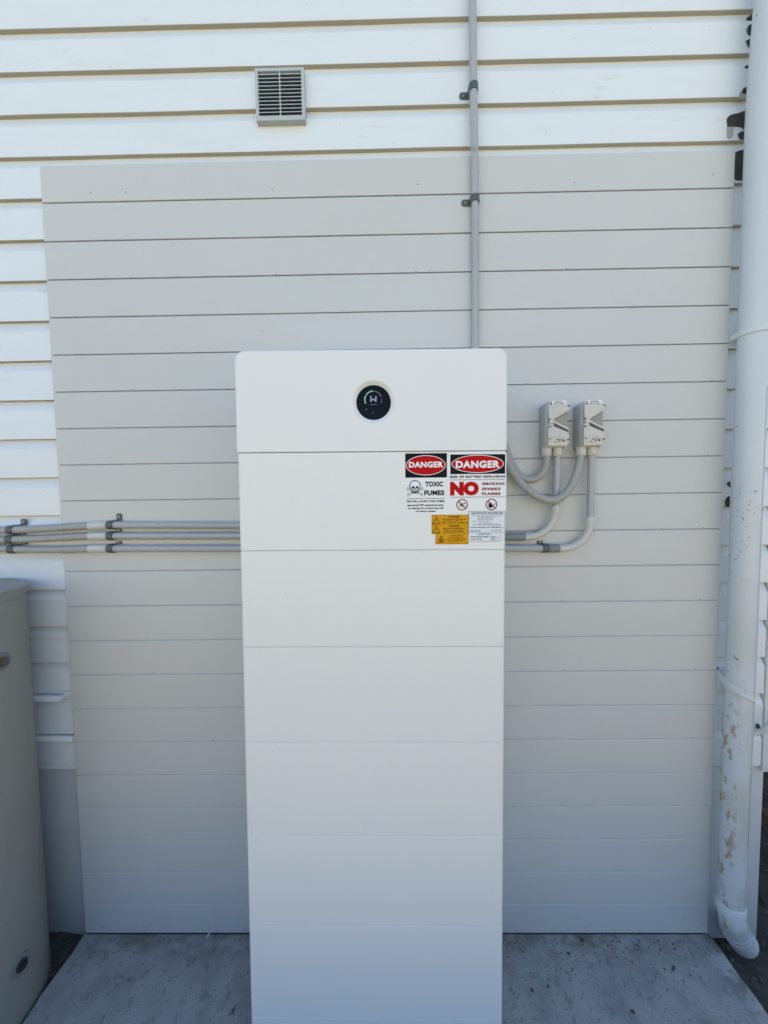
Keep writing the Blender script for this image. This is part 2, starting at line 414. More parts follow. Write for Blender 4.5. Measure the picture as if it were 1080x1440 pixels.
MB().box((mx_-.0017, 1.3885, VZ0+bw), (mx_+.0017, 1.398, VZ1-bw)).build('mullion', M['vent'], vent)
nsl = 12; hh = (VZ1-VZ0-2*bw-.003)/nsl
sm = MB().add([(VX0+bw, 1.3890, 0), (VX1-bw, 1.3890, 0), (VX1-bw, 1.401, .007), (VX0+bw, 1.401, .007), (VX0+bw, 1.3890, .0026), (VX1-bw, 1.3890, .0026), (VX1-bw, 1.401, .0082), (VX0+bw, 1.401, .0082)],
    [(0, 3, 2, 1), (4, 5, 6, 7), (0, 1, 5, 4), (1, 2, 6, 5), (2, 3, 7, 6), (3, 0, 4, 7)])
s0 = sm.build('slat', M['vent'], vent); sme = s0.data
for k in range(nsl):
    o = s0 if k == 0 else s0.copy()
    if k: COL.objects.link(o); o.parent = vent
    o.location = (0, 0, VZ0+bw+.004+hh*k)
# the mesh was made local to the vent with z measured from 0, so lift it back
for v in sme.vertices: v.co.z += VZ0
for c_ in vent.children:
    if c_.name.startswith('slat'): c_.location.z -= VZ0

# ------------------------------------------------------------------ conduits
def saddle(root, c, axis, r, tabdir, wid=.018, tab=.036, shift=0.0, backY=1.4):
    "a band over the conduit with a screwed tab beside it"
    c = Vector(c); ax = Vector(axis).normalized(); td = Vector(tabdir).normalized()
    loops = []
    for k in range(13):
        a = math.pi*k/12
        loops.append((math.cos(a), math.sin(a)))
    mb = MB(); out = Vector((0, -1, 0)); R0, R1 = r+.0004, r+.0026
    sect = []
    for (ca, sa) in loops: sect.append((td*ca + out*sa))
    L0 = []
    for d in sect: 
        L0.append([c+ax*(-wid/2)+d*R0, c+ax*(-wid/2)+d*R1, c+ax*(wid/2)+d*R1, c+ax*(wid/2)+d*R0])
    # feet down to the wall
    for end, idx in ((L0[0], 0), (L0[-1], -1)):
        f = [Vector((p.x, backY-.0005, p.z)) for p in end]
        if idx == 0: L0 = [f]+L0
        else: L0 = L0+[f]
    mb.loft(L0)
    o = mb.build('saddle', M['saddle'], root, smooth=35)
    # tab
    q = c + td*(r+.001) + ax*shift; q.y = backY
    hw = wid*.48
    poly = []
    for (l, s_) in ((0, -hw), (tab*.75, -hw), (tab*.93, -hw*.75), (tab, -hw*.3), (tab, hw*.3), (tab*.93, hw*.75), (tab*.75, hw), (0, hw)):
        p = q + td*l*.8 + ax*s_; poly.append((p.x, p.z))
    t = MB().prism(poly, backY-.0045, backY-.0004).build('tab', M['saddle'], o, bevel=.0006)
    p = q + td*tab*.42
    MB().prism(disc_poly(p.x, p.z, .0038, None, 14), backY-.0062, backY-.004).build('screw', M['screw'], o)
    return o
def pathpx(pts, Y, step=.01): return spline([bp(x, y, Y if len(p_) == 2 else p_[2]) for p_ in pts for x, y in [p_[:2]]], step)
def flex(root, P, r=.0130, name='flexible_conduit'):
    P = resample(P, .0018); rad = [r + (.00045 if (k//2) % 2 else -.00025) for k in range(len(P))]
    return MB().tube(P, rad, 18).build(name, M['flex'], root, smooth=60)

CY = 1.3835
rows = [('upper', 738.8, [(334, 738.8), (161, 738.2)], [(150, 738.5), (126, 739.5), (100, 741), (87, 741.8), (60, 743.5), (24, 745), (0, 745.5), (-60, 746)], 27.5),
        ('middle', 753.6, [(334, 753.4), (161, 753.7)], [(150, 753.7), (126, 753.9), (100, 755), (87, 755.8), (60, 757.2), (24, 758.4), (0, 759), (-60, 760)], 17),
        ('lower', 771.3, [(334, 771.3), (161, 771.3)], [(150, 771.3), (126, 771.6), (100, 772.4), (87, 772.8), (60, 773), (24, 772.4), (0, 771.4), (-60, 769)], 17)]
lab = {'upper': 'topmost of three grey conduits running left from the cabinet, its saddle tab standing clear',
       'middle': 'middle one of three grey conduits running left from the cabinet between the other two',
       'lower': 'lowest of three grey conduits running left from the cabinet just above the tank lid'}
for nm, yy, rig, flx, cx in rows:
    a = bp(360, rig[0][1], CY); b = bp(*rig[1], CY)
    c = thing('conduit', (b.x, PY, b.z), lab[nm], 'conduit', 'conduits running left from the cabinet')
    MB().tube([Vector((a.x+.02, CY, a.z)), b, bp(147, rig[1][1], CY)], .0127, 22).build('rigid_pipe', M['conduit'], c, smooth=50)
    s0, s1 = bp(126, flx[1][1], CY), bp(151, flx[0][1], CY)
    MB().tube([s0, s0+Vector((.001, 0, 0)), s1-Vector((.013, 0, 0)), s1-Vector((.0125, 0, 0)), s1-Vector((.010, 0, 0)), s1-Vector((.0095, 0, 0)), s1], [.0142, .0149, .0149, .0158, .0158, .0149, .0146], 24).build('coupling', M['socket'], c, smooth=40)
    s2 = bp(147, flx[0][1], CY); s3 = bp(161, rig[1][1], CY)
    flex(c, pathpx([(130, flx[1][1])]+flx[1:], CY))
    sh = .012
    saddle(c, bp(157, rig[1][1], CY), (1, 0, 0), .0136, (0, 0, 1), .020, .034 if nm == 'upper' else .013, .019)
    lx = {'upper': 17, 'middle': 15.5, 'lower': 18}[nm]
    lz = flx[5][1]
    saddle(c, bp(lx, lz, CY), (1, 0, 0), .0136, (0, 0, 1), .022, .030 if nm == 'upper' else .010, .022, FY)

# conduit that climbs the wall
VC = [(664.3, -60), (664.3, 0), (665, 60), (665.8, 124), (667.2, 209), (667.8, 281), (668.3, 380), (668.3, 480), (668, 620)]
p0 = bp(668, 480, 1.3845)
vc = thing('vertical_conduit', (p0.x, PY, 1.6), 'thin grey conduit climbing straight up the wall from behind the cabinet', 'conduit')
P = pathpx([(x, y, 1.382) for x, y in VC], 1.382, .03)
z209 = bp(667, 209, 1.382).z
MB().tube([p for p in P if p.z > z209-.003], .0131, 22).build('pipe', M['conduit'], vc, smooth=50)
MB().tube([p for p in P if p.z < z209+.03], .0122, 22).build('pipe', M['conduit'], vc, smooth=50)
q = bp(667.3, 209, 1.368); MB().prism(disc_poly(q.x, q.z, .004, None, 12), 1.3675, 1.371).build('screw', M['screw'], vc)
saddle(vc, bp(665.7, 124, 1.382), (0, 0, 1), .0131, (-1, 0, 0), .023, .036, 0, FY)
saddle(vc, bp(667.7, 280.5, 1.382), (0, 0, 1), .0131, (-1, 0, 0), .022, .036, 0, PY)

# right hand side: two isolator switches with their conduits
IYF, IYB = 1.322, 1.3995
IX0 = bp(758, 600, 1.398).x
IX1 = bp(800.5, 600, IYF+.006).x
IZ1, IZ0 = bp(780, 563, IYF).z, bp(780, 629, IYF).z
def lp(x, y, Y=IYF): q = bp(x, y, Y); return (q.x, q.z)
def make_isolator():
    t = thing('isolator_switch', ((IX0+IX1)/2, PY, IZ0), 'light grey weatherproof isolator switch, the one nearer the cabinet', 'isolator switch', 'isolator switches on the grooved panel')
    back = MB().prism([(IX0, IZ0+.004), (IX0+.003, IZ0), (IX1-.002, IZ0), (IX1, IZ0+.004), (IX1, IZ1-.004), (IX1-.004, IZ1), (IX0+.010, IZ1), (IX0, IZ1-.012)], IYF+.028, IYB)
    back.build('body', M['isolator_side'], t, bevel=.002)
    x0, x1 = IX0+.001, IX1-.0005
    rim = MB().prism([(x0, IZ0+.002), (x1, IZ0+.002), (x1, IZ1-.002), (x0+.006, IZ1-.002), (x0, IZ1-.010)], IYF+.0195, IYF+.0278)
    rim.build('cover', M['isolator'], t, bevel=.002)
    k = lambda pts: [(x0 + (x1-x0)*u, IZ0+(IZ1-IZ0)*v) for u, v in pts]
    # hood: the upper part stands proud, its lower edge runs down to the left
    hood = k([(.03, .985), (.97, .985), (1.0, .93), (1.0, .80), (.16, .565), (.05, .60), (.02, .75)])
    h = MB(); h.loft([[(x, IYF+.020, z) for x, z in hood], [(x, IYF+.002, z) for x, z in hood], [(x+(.5*(x0+x1)-x)*.04, IYF, z+(IZ1-.02-z)*.03) for x, z in hood]])
    h.build('hood', M['isolator'], t, bevel=.0012)
    low = k([(.02, .03), (.88, .03), (.93, .07), (1.0, .07), (1.0, .25), (.93, .33), (.92, .36), (.14, .545), (.02, .48)])
    l = MB(); l.loft([[(x, IYF+.020, z) for x, z in low], [(x, IYF+.003, z) for x, z in low], [(x+(.5*(x0+x1)-x)*.04, IYF+.001, z+(IZ0+.03-z)*.03) for x, z in low]])
    l.build('lower_cover', M['isolator'], t, bevel=.0012)
    # recess, hub and lever
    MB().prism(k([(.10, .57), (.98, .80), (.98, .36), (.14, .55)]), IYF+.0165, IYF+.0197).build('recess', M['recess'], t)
    hub = k([(.17, .555)])[0]
    hb = MB().prism(disc_poly(hub[0], hub[1], .0085, None, 24), IYF-.003, IYF+.014).build('lever_hub', M['isolator'], t, bevel=.001)
    lev = k([(.17, .59), (.93, .405), (.96, .375), (.92, .36), (.17, .54)])
    MB().prism(lev, IYF-.0035, IYF+.006).build('lever', M['isolator'], t, bevel=.0009)
    slot = k([(.26, .545), (.92, .39), (.92, .345), (.26, .475)])
    MB().prism([(x, z-.0035) for x, z in slot], IYF+.0002, IYF+.002).build('lever_slot', M['gap'], t)
    # embossed arc and legend
    ac = k([(.48, .07)])[0]; ar = .030
    pts = disc_poly(ac[0], ac[1], ar, ar*.95, 24, 12, 168); pin = disc_poly(ac[0], ac[1], ar-.0022, (ar-.0022)*.95, 24, 12, 168)
    arc = MB(); arc.loft([[(p[0], IYF+.002, p[1]), (p[0], IYF-.0008, p[1]), (q[0], IYF-.0008, q[1]), (q[0], IYF+.002, q[1])] for p, q in zip(pts, pin)])
    arc.build('dial_ring', M['isolator'], t, smooth=30)
    mk = MB()
    for (u, v, w_, h_) in ((.30, .105, .10, .018), (.42, .15, .06, .03), (.52, .11, .05, .04), (.66, .12, .09, .04), (.50, .165, .16, .012)):
        a_ = k([(u, v), (u+w_, v+h_)]); mk.box((a_[0][0], IYF+.0002, a_[0][1]), (a_[1][0], IYF+.0012, a_[1][1]))
    mk.build('dial_marks', M['greyprint'], t)
    for u, v in ((.10, .19), (.93, .16), (.93, .88), (.08, .60), (.08, .44), (.12, .93)):
        q = k([(u, v)])[0]
        MB().prism(disc_poly(q[0], q[1], .0032 if v > .3 or u > .5 else .0024, None, 14), IYF-.0009, IYF+.003).build('screw', M['gap'], t)
    lbp = k([(.16, .90), (.80, .90), (.80, .995), (.16, .995)])
    lb = MB().prism(lbp, IYF-.0022, IYF+.001).build('label_plate', M['white'], t, bevel=.0004)
    tx = MB()
    for (u, v, w_) in ((.27, .955, .36), (.22, .915, .14), (.40, .915, .08), (.52, .915, .20)):
        a_ = k([(u, v), (u+w_, v+.018)]); tx.box((a_[0][0], IYF-.0027, a_[0][1]), (a_[1][0], IYF-.0020, a_[1][1]))
    tx.build('printed_lines', M['greyprint'], lb)
    return t
iso = make_isolator()
adY = 1.362
def adaptor(root, cx):
    c0 = bp(cx, 641, adY); r = .0163
    MB().tube([(c0.x, adY, c0.z), (c0.x, adY, c0.z+.001), (c0.x, adY, IZ0-.004), (c0.x, adY, IZ0+.004)], [r-.0008, r, r, r*1.02], 28).build('conduit_adaptor', M['isolator'], root, smooth=40)
adaptor(iso, 768.6); adaptor(iso, 783.6)
def copy_tree(o, parent=None):
    c = o.copy(); COL.objects.link(c); c.parent = parent
    for ch_ in list(o.children): copy_tree(ch_, c)
    return c
iso2 = copy_tree(iso); iso2.location.x += .1205
iso2['label'] = 'light grey weatherproof isolator switch farther from the cabinet, toward the downpipe'

def rigid_bend(label, hx0, hy, bendpts, col0, col1, vx, vy0, vy1, coup):
    b0 = bp(hx0, hy, 1.38)
    t = thing('conduit', (b0.x, PY, b0.z), label, 'conduit', 'bent conduits below the isolator switches')
    return t
VY = 1.366
def bent(label, px_h, y_h, hdark, bend, px_v, yv, coup):
    a = bp(px_h, y_h, 1.381)
    t = thing('conduit', (a.x, PY, a.z), label, 'conduit', 'bent conduits below the isolator switches')
    MB().tube([bp(640, y_h-.4, 1.381), bp(hdark[1]-2, y_h, 1.381)], .0127, 22).build('rigid_pipe', M['conduit'], t, smooth=50)
    MB().tube([bp(hdark[0], y_h, 1.381), bp(hdark[0]+.6, y_h, 1.381), bp(hdark[1]-.6, y_h, 1.381), bp(hdark[1], y_h, 1.381)], [.0145, .0151, .0151, .0145], 24).build('coupling', M['conduit_dark'], t, smooth=40)
    MB().tube(spline([bp(x, y, 1.381-(1.381-VY)*k/(len(bend)-1)) for k, (x, y) in enumerate(bend)], .004), .0131, 22).build('bend', M['socket'], t, smooth=50)
    c0, c1 = bp(coup[0], coup[2], VY), bp(coup[0], coup[1], VY)
    MB().tube([c0, c0+(c1-c0)*.06, c0+(c1-c0)*.94, c1], [.0146, .0153, .0153, .0146], 24).build('coupling', M['socket'], t, smooth=40)
    MB().tube([bp(px_v[1], yv[1], VY), bp(px_v[0], yv[0], VY), bp(px_v[0], yv[0]-6, VY)], .0125, 22).build('riser', M['conduit'], t, smooth=50)
    return t
ct1 = bent('bent grey conduit dropping from the switch nearer the cabinet and turning behind it', 738, 754.8, (690, 738),
     [(734, 754.9), (741, 754.9), (752, 753.6), (763, 749), (772, 741), (778, 731), (780.6, 721)], (783.4, 781.6), (641, 713), (781, 710.5, 721.5))
ct2 = bent('bent grey conduit dropping from the switch toward the downpipe and turning left lower down', 786, 771.2, (771, 786),
     [(783, 771.2), (790, 771.1), (802, 769.6), (813, 764.5), (822, 756.5), (827.5, 747), (829.3, 738)], (831.6, 829.8), (641, 730), (829.6, 726.5, 739))
saddle(ct2, bp(766.5, 771.2, 1.381), (1, 0, 0), .0131, (0, 0, 1), .022, .016, -.012)
f1 = thing('flexible_conduit', tuple(bp(768.6, 641, 1.36)), 'short flexible grey conduit looping from the nearer switch up behind the cabinet', 'conduit')
flex(f1, pathpx([(768.6, 636, 1.362), (768.3, 647, 1.362), (765.3, 661, 1.364), (757, 671, 1.368), (745, 674.8, 1.373), (733, 671, 1.376), (725, 661.5, 1.378), (718.5, 650, 1.378), (713, 637, 1.378), (706, 620, 1.378), (690, 590, 1.378)], 1.37), .0128, 'hose')
f2 = thing('flexible_conduit', tuple(bp(816, 641, 1.36)), 'long flexible grey conduit drooping in front of the riser from the farther switch', 'conduit')
flex(f2, pathpx([(816.6, 636, 1.362), (816, 643, 1.362), (810.8, 665, 1.356), (802, 685, 1.348), (790, 698.5, 1.340), (775, 703.5, 1.337), (756, 698.5, 1.342), (737.5, 684.5, 1.350), (724, 668, 1.358), (714, 650, 1.362), (706, 634, 1.365), (690, 602, 1.368)], 1.35), .0135, 'hose')

# ------------------------------------------------------------------ battery cabinet
UX0, UX1, UY0, UY1 = -.4185, .3165, 1.050, 1.350
UZ = [bp(525, v, UY0).z for v in (490.5, 636, 775, 911, 1044, 1173.7, 1298.5, 1425)]
UZ[0] = bp(525, 490, UY0+.004).z
ub = thing('battery_cabinet', ((UX0+UX1)/2, (UY0+UY1)/2, 0), 'tall white stacked battery cabinet with round black display standing on the slab', 'battery cabinet')
def footprint(inset=0, rf=.009):
    x0, x1, y0, y1 = UX0+inset, UX1-inset, UY0+inset, UY1-inset; pts = []
    for cx, cy, a0, r in ((x1-.004, y1-.004, 0, .004), (x0+.004, y1-.004, 90, .004), (x0+rf, y0+rf, 180, rf), (x1-rf, y0+rf, 270, rf)):
        for k in range(7): pts.append((cx+r*math.cos(R(a0+15*k)), cy+r*math.sin(R(a0+15*k))))
    return pts
def module(name, z0, z1, m, ins=.0):
    e = .0018; L = []
    for i_, z in ((e, z0+.0003), (e*.3, z0+.0003+e*.3), (0, z0+.0003+e), (0, z1-.0003-e), (e*.3, z1-.0003-e*.3), (e, z1-.0003)): L.append([(x, y, z) for x, y in footprint(ins+i_)])
    return MB().loft(L).build(name, m, ub, smooth=17)
for k in range(1, 7):
    o = module('battery_module', UZ[k+1], UZ[k], M['cabinet'])
q0 = bp(455, 743, UY0)
sc = MB()
for (u0, v0, u1, v1) in ((-.010, .004, 0, -.003), (0, -.003, .006, .006), (-.006, .006, -.002, .002)):
    sc.add([(q0.x+u0, UY0-.0003, q0.z+v0), (q0.x+u1, UY0-.0003, q0.z+v1), (q0.x+u1, UY0-.0003, q0.z+v1-.0012), (q0.x+u0, UY0-.0003, q0.z+v0-.0008)], [(0, 1, 2, 3)])
sc.build('scuff_mark', M['scuff'], ub)
module('base', .03, UZ[7], M['cabinet'])
MB().box((UX0+.03, UY0+.02, 0), (UX1-.03, UY1-.02, .032)).build('foot', M['gap'], ub)
MB().box((UX0+.006, UY0+.006, .04), (UX1-.006, UY1-.01, UZ[1]+.01)).build('core', M['gap'], ub)
MB().box((-.30, UY1-.001, UZ[1]-.12), (.22, PY-.0005, UZ[1]-.06)).build('wall_bracket', M['conduit_dark'], ub)
# head unit with a dished round opening
dc = bp(521.6, 565.6, UY0+.004)
HX0, HX1, HZ0, HZ1, RC = UX0-.0025, UX1+.0025, UZ[1]+.0008, UZ[0], .027
N_ = 128
def outline(ins, rc):
    x0, x1, z0, z1 = HX0+ins, HX1-ins, HZ0+min(ins, .0014), HZ1-ins; rc = max(rc-ins, .002); rb = .002
    pts = []
    segs = []
    def arc(cx, cz, r, a0, n):
        return [(cx+r*math.cos(R(a0+90*k/n)), cz+r*math.sin(R(a0+90*k/n))) for k in range(n+1)]
    A = arc(x1-rc, z1-rc, rc, 0, 10); B = arc(x0+rc, z1-rc, rc, 90, 10); C_ = arc(x0+rb, z0+rb, rb, 180, 3); D = arc(x1-rb, z0+rb, rb, 270, 3)
    def seg(p, q, n): return [(p[0]+(q[0]-p[0])*k/n, p[1]+(q[1]-p[1])*k/n) for k in range(1, n)]
    return A + seg(A[-1], B[0], 24) + B + seg(B[-1], C_[0], 12) + C_ + seg(C_[-1], D[0], 24) + D + seg(D[-1], A[0], 12)
o0 = outline(0, RC); angs = [math.atan2(z-dc.z, x-dc.x) for x, z in o0]
def circ(r, y): return [(dc.x+r*math.cos(a), y, dc.z+r*math.sin(a)) for a in angs]
Y0 = UY0-.0015; er = .008; L = []
L.append([(x, UY1, z) for x, z in o0])
L.append([(x, Y0+er, z) for x, z in o0])
for k in range(1, 7):
    a = R(15*k); L.append([(x, Y0+er-er*math.sin(a), z) for x, z in outline(er*(1-math.cos(a)), RC)])
L.append([(x, Y0, z) for x, z in outline(er*1.25, RC)]); L.append(circ(.085, Y0)); L.append(circ(.0620, Y0)); L.append(circ(.0600, Y0)); L.append(circ(.0585, Y0+.0003)); L.append(circ(.0565, Y0+.0012)); L.append(circ(.0540, Y0+.0030)); L.append(circ(.0505, Y0+.0062)); L.append(circ(.0476, Y0+.0080)); L.append(circ(.0470, Y0+.0095))
MB().loft(L, True, False).build('head_unit', M['cabinet'], ub, smooth=25)
gl = MB(); gl.loft([circ(.0472, Y0+.011), circ(.0472, Y0+.0080), circ(.0468, Y0+.0076)]); disp = gl.build('display', M['display'], ub, smooth=30)
def emis(name, col, s):
    m = mat(name, col, .4, 0, 3, 0); b = m.node_tree.nodes['Principled BSDF']
    b.inputs['Emission Color'].default_value = (*col, 1); b.inputs['Emission Strength'].default_value = s; return m
M['lcd_white'] = emis('lit_white_pixels', (.24, .31, .42), .05); M['lcd_green'] = emis('lit_green_pixels', (.20, .42, .27), .07); M['lcd_dim'] = emis('dim_pixels', (.10, .13, .15), .03)
YD = Y0+.0072
def dpx(u, v): q = bp(460+u/9, 500+v/9, YD); return (q.x, q.z)
def arcstrip(cu, cv, r, a0, a1, w_, m, n=18):
    c_ = dpx(cu, cv); k_ = (dpx(cu+r, cv)[0]-c_[0]); kw = k_*w_/r
    mb = MB(); P1 = disc_poly(c_[0], c_[1], k_+kw/2, None, n, a0, a1); P2 = disc_poly(c_[0], c_[1], k_-kw/2, None, n, a0, a1)
    for i in range(n): mb.add([(P1[i][0], YD, P1[i][1]), (P1[i+1][0], YD, P1[i+1][1]), (P2[i+1][0], YD, P2[i+1][1]), (P2[i][0], YD, P2[i][1])], [(0, 1, 2, 3)])
    mb.build('gauge', M[m], disp)
arcstrip(550, 555, 108, 92, 145, 16, 'lcd_green'); arcstrip(550, 555, 108, 150, 206, 16, 'lcd_green'); arcstrip(550, 555, 108, 20, 88, 11, 'lcd_dim'); arcstrip(550, 555, 108, -25, 5, 9, 'lcd_dim')
lg = MB()
for seg_ in ([(512, 508), (528, 508), (528, 582), (512, 582)], [(576, 508), (592, 508), (592, 582), (576, 582)], [(524, 560), (546, 541), (558, 541), (580, 560), (580, 580), (552, 556), (524, 580)]):
    lg.add([(dpx(*p)[0], YD, dpx(*p)[1]) for p in seg_], [tuple(range(len(seg_)))])
lg.build('emblem', M['lcd_white'], disp)
dm = MB()
for u0, u1, v0, v1 in ((508, 525, 613, 621), (530, 556, 614, 622), (560, 594, 613, 621), (455, 472, 672, 688), (544, 556, 714, 730)):
    p, q = dpx(u0, v1), dpx(u1, v0); dm.add([(p[0], YD, p[1]), (q[0], YD, p[1]), (q[0], YD, q[1]), (p[0], YD, q[1])], [(0, 1, 2, 3)])
dm.build('display_marks', M['lcd_dim'], disp)

# ------------------------------------------------------------------ stickers (flat vinyl with print)
SY = UY0
def su(u, v): return (bp(560+u/6.75, 690, SY).x, bp(640, 620+v/6.75, SY).z)
class Sheet:
    def __init__(s): s.m = {}
    def _mb(s, c): return s.m.setdefault(c, MB())
    def poly(s, c, pts, lvl=1):
        y = SY-.0004-.00025*lvl
        s._mb(c).add([(x, y, z) for x, z in (su(*p) for p in pts)], [tuple(range(len(pts)))])
    def rect(s, c, u0, v0, u1, v1, lvl=1): s.poly(c, [(u0, v0), (u1, v0), (u1, v1), (u0, v1)], lvl)
    def ell(s, c, cu, cv, ru, rv, lvl=1, n=48): s.poly(c, [(cu+ru*math.cos(2*math.pi*k/n), cv+rv*math.sin(2*math.pi*k/n)) for k in range(n)], lvl)
    def ring(s, c, cu, cv, ru, rv, w_, lvl=1, n=48):
        for k in range(n):
            a, b = 2*math.pi*k/n, 2*math.pi*(k+1)/n
            s.poly(c, [(cu+ru*math.cos(a), cv+rv*math.sin(a)), (cu+ru*math.cos(b), cv+rv*math.sin(b)), (cu+(ru-w_)*math.cos(b), cv+(rv-w_)*math.sin(b)), (cu+(ru-w_)*math.cos(a), cv+(rv-w_)*math.sin(a))], lvl)
    def line(s, c, u0, v0, u1, v1, w_, lvl=1):
        d = math.hypot(u1-u0, v1-v0); nu, nv = -(v1-v0)/d*w_/2, (u1-u0)/d*w_/2
        s.poly(c, [(u0+nu, v0+nv), (u1+nu, v1+nv), (u1-nu, v1-nv), (u0-nu, v0-nv)], lvl)
    def text(s, c, body, u0, v0, u1, v1, bold=.02, lvl=1, sp=1.0):
        cu = bpy.data.curves.new('t', 'FONT'); cu.body = body; cu.size = 1; cu.offset = bold; cu.space_character = sp; cu.resolution_u = 3
        ob = bpy.data.objects.new('t', cu); me = bpy.data.meshes.new_from_object(ob)
        xs_ = [v.co.x for v in me.vertices]; ys_ = [v.co.y for v in me.vertices]
        ax, bx, ay, by = min(xs_), max(xs_), min(ys_), max(ys_); y = SY-.0004-.00025*lvl
        (X0, Z0), (X1, Z1) = su(u0, v1), su(u1, v0)
        s._mb(c).add([(X0+(v.co.x-ax)/(bx-ax)*(X1-X0), y, Z0+(v.co.y-ay)/(by-ay)*(Z1-Z0)) for v in me.vertices], [tuple(p.vertices) for p in me.polygons])
        bpy.data.objects.remove(ob); bpy.data.curves.remove(cu); bpy.data.meshes.remove(me)
    def micro(s, c, u0, v0, u1, v1, rnd, lvl=1):
        "a line of print too small to read: word sized dashes of uneven letters"
        u = u0
        while u < u1-4:
            w_ = min(rnd.uniform(12, 44), u1-u); k = u
            while k < u+w_:
                lw = rnd.uniform(2.5, 4.2); hh_ = rnd.choice((0, 0, (v1-v0)*.22)); s.rect(c, k, v0+hh_, min(k+lw, u+w_), v1, lvl); k += lw+1.4
            u += w_+7
    def build(s, name, base, outline_, label):
        mb = MB(); pts = [su(*p) for p in outline_]
        mb.prism(pts, SY-.0004, SY+.0001); o = mb.build(name, M[base], ub); o['label'] = label
        nm = {'black': 'black_lettering', 'white': 'white_lettering', 'red': 'red_print', 'darkred': 'dark_red_lettering', 'brown': 'brown_lettering', 'greyprint': 'grey_lettering'}
        for c, m_ in s.m.items():
            me = bpy.data.meshes.new(nm[c]); me.from_pydata(m_.v, [], m_.f); me.update()
            link(nm[c], me, M[c], o)
        return o
rnd = random.Random(3)
# toxic fumes
a = Sheet()
a.rect('black', 50, 114, 446, 347); a.ell('white', 245, 229, 189, 96, 2); a.ell('red', 245, 229, 183, 90, 3)
a.text('white', 'DANGER', 84, 194, 412, 251, .05, 4, 1.1)
a.ell('black', 142, 424, 54, 54, 2); a.ell('white', 142, 424, 46, 46, 3)
a.poly('black', [(104, 452), (180, 452), (172, 498), (112, 498)], 2); a.poly('white', [(110, 448), (174, 448), (167, 493), (118, 493)], 3)
for u in (124, 162): a.ell('black', u, 438, 14, 10, 4)
a.poly('black', [(142, 446), (149, 460), (135, 460)], 4)
a.poly('black', [(112, 466), (127, 476), (157, 476), (172, 466), (167, 486), (142, 494), (117, 486)], 4)
for s_ in (-1, 1):
    for (x1, y1, x2, y2) in ((142+s_*38, 470, 142+s_*66, 452), (142+s_*30, 492, 142+s_*62, 508)):
        a.line('black', x1, y1, x2, y2, 17, 2); a.line('white', x1, y1, x2, y2, 9, 3)
        for dv in (-7, 7):
            a.ell('black', x2+s_*3, y2+dv, 9, 9, 2, 16); a.ell('white', x2+s_*3, y2+dv, 5.5, 5.5, 3, 16)
a.text('black', 'TOXIC', 240, 385, 411, 433, .045, 2, 1.05); a.text('black', 'FUMES', 230, 468, 423, 517, .045, 2, 1.05)
a.rect('black', 62, 545, 425, 549, 2)
a.text('black', 'FIRE WILL CAUSE TOXIC FUMES', 62, 563, 425, 583, .035, 2, 1.08)
a.text('black', 'Appropriate PPE requirements apply', 65, 599, 415, 624, .03, 2, 1.05)
a.text('black', 'for entering the room/working with', 74, 629, 414, 653, .03, 2, 1.05)
a.text('black', 'the battery systems', 146, 658, 340, 681, .03, 2, 1.05)
a.build('warning_sticker', 'white', [(46, 110), (449, 110), (449, 702), (46, 702)], 'white sticker with red DANGER oval, skull and TOXIC FUMES lettering')
# explosion
b = Sheet()
b.rect('black', 479, 128, 1001, 316); b.ell('white', 740, 220, 249, 86, 2); b.ell('red', 740, 220, 242, 80, 3)
b.text('white', 'DANGER', 530, 189, 950, 259, .05, 4, 1.1)
b.text('black', 'RISK OF BATTERY EXPLOSION', 476, 330, 1000, 353, .045, 2, 1.1)
b.rect('black', 478, 369, 998, 373, 2)
b.text('red', 'NO', 476, 388, 752, 522, .085, 2, 1.06)
b.text('darkred', 'SMOKING', 781, 397, 996, 423, .045, 2, 1.1); b.text('darkred', 'SPARKS', 781, 446, 958, 473, .045, 2, 1.1); b.text('darkred', 'FLAMES', 781, 492, 958, 519, .045, 2, 1.1)
b.rect('black', 478, 534, 998, 538, 2)
for cu in (592, 873):
    b.ring('darkred', cu, 608, 55, 55, 9, 2); b.line('darkred', cu-36, 608-36, cu+36, 608+36, 9, 4)
b.line('black', 566, 622, 622, 590, 9, 3); b.ell('black', 580, 606, 7, 12, 3, 14); b.line('black', 580, 624, 604, 634, 6, 3)
b.poly('black', [(842, 625), (850, 588), (862, 604), (872, 590), (880, 612), (892, 620), (872, 640), (852, 640)], 3); b.line('black', 880, 620, 912, 598, 6, 3)
b.build('warning_sticker', 'white', [(453, 114), (1012, 114), (1012, 668), (453, 668)], 'white sticker with red DANGER oval and large red NO beside SMOKING SPARKS FLAMES')
# amber warnings
c = Sheet()
def tri(s, cu, v0, v1, hw):
    s.poly('brown', [(cu, v0), (cu+hw, v1), (cu-hw, v1)], 1); 
    s.poly('brown', [(cu, v0), (cu+hw, v1), (cu-hw, v1)], 1)
def tri_out(s, cu, v0, v1, hw, w_=6):
    for (p, q) in (((cu, v0), (cu+hw, v1)), ((cu+hw, v1), (cu-hw, v1)), ((cu-hw, v1), (cu, v0))): s.line('brown', *p, *q, w_, 1)
for v in (717, 803):
    tri_out(c, 345, v+2, v+71, 33); c.rect('brown', 342, v+26, 348, v+50, 1); c.ell('brown', 345, v+59, 4, 4, 1, 10)
    c.text('brown', 'WARNING', 463, v, 568, v+15, .06, 1)
c.micro('brown', 405, 741, 628, 751, rnd); c.micro('brown', 412, 757, 600, 764, rnd); c.micro('brown', 388, 773, 648, 783, rnd)
c.micro('brown', 412, 826, 614, 838, rnd); c.micro('brown', 414, 845, 604, 853, rnd); c.micro('brown', 414, 860, 614, 870, rnd)
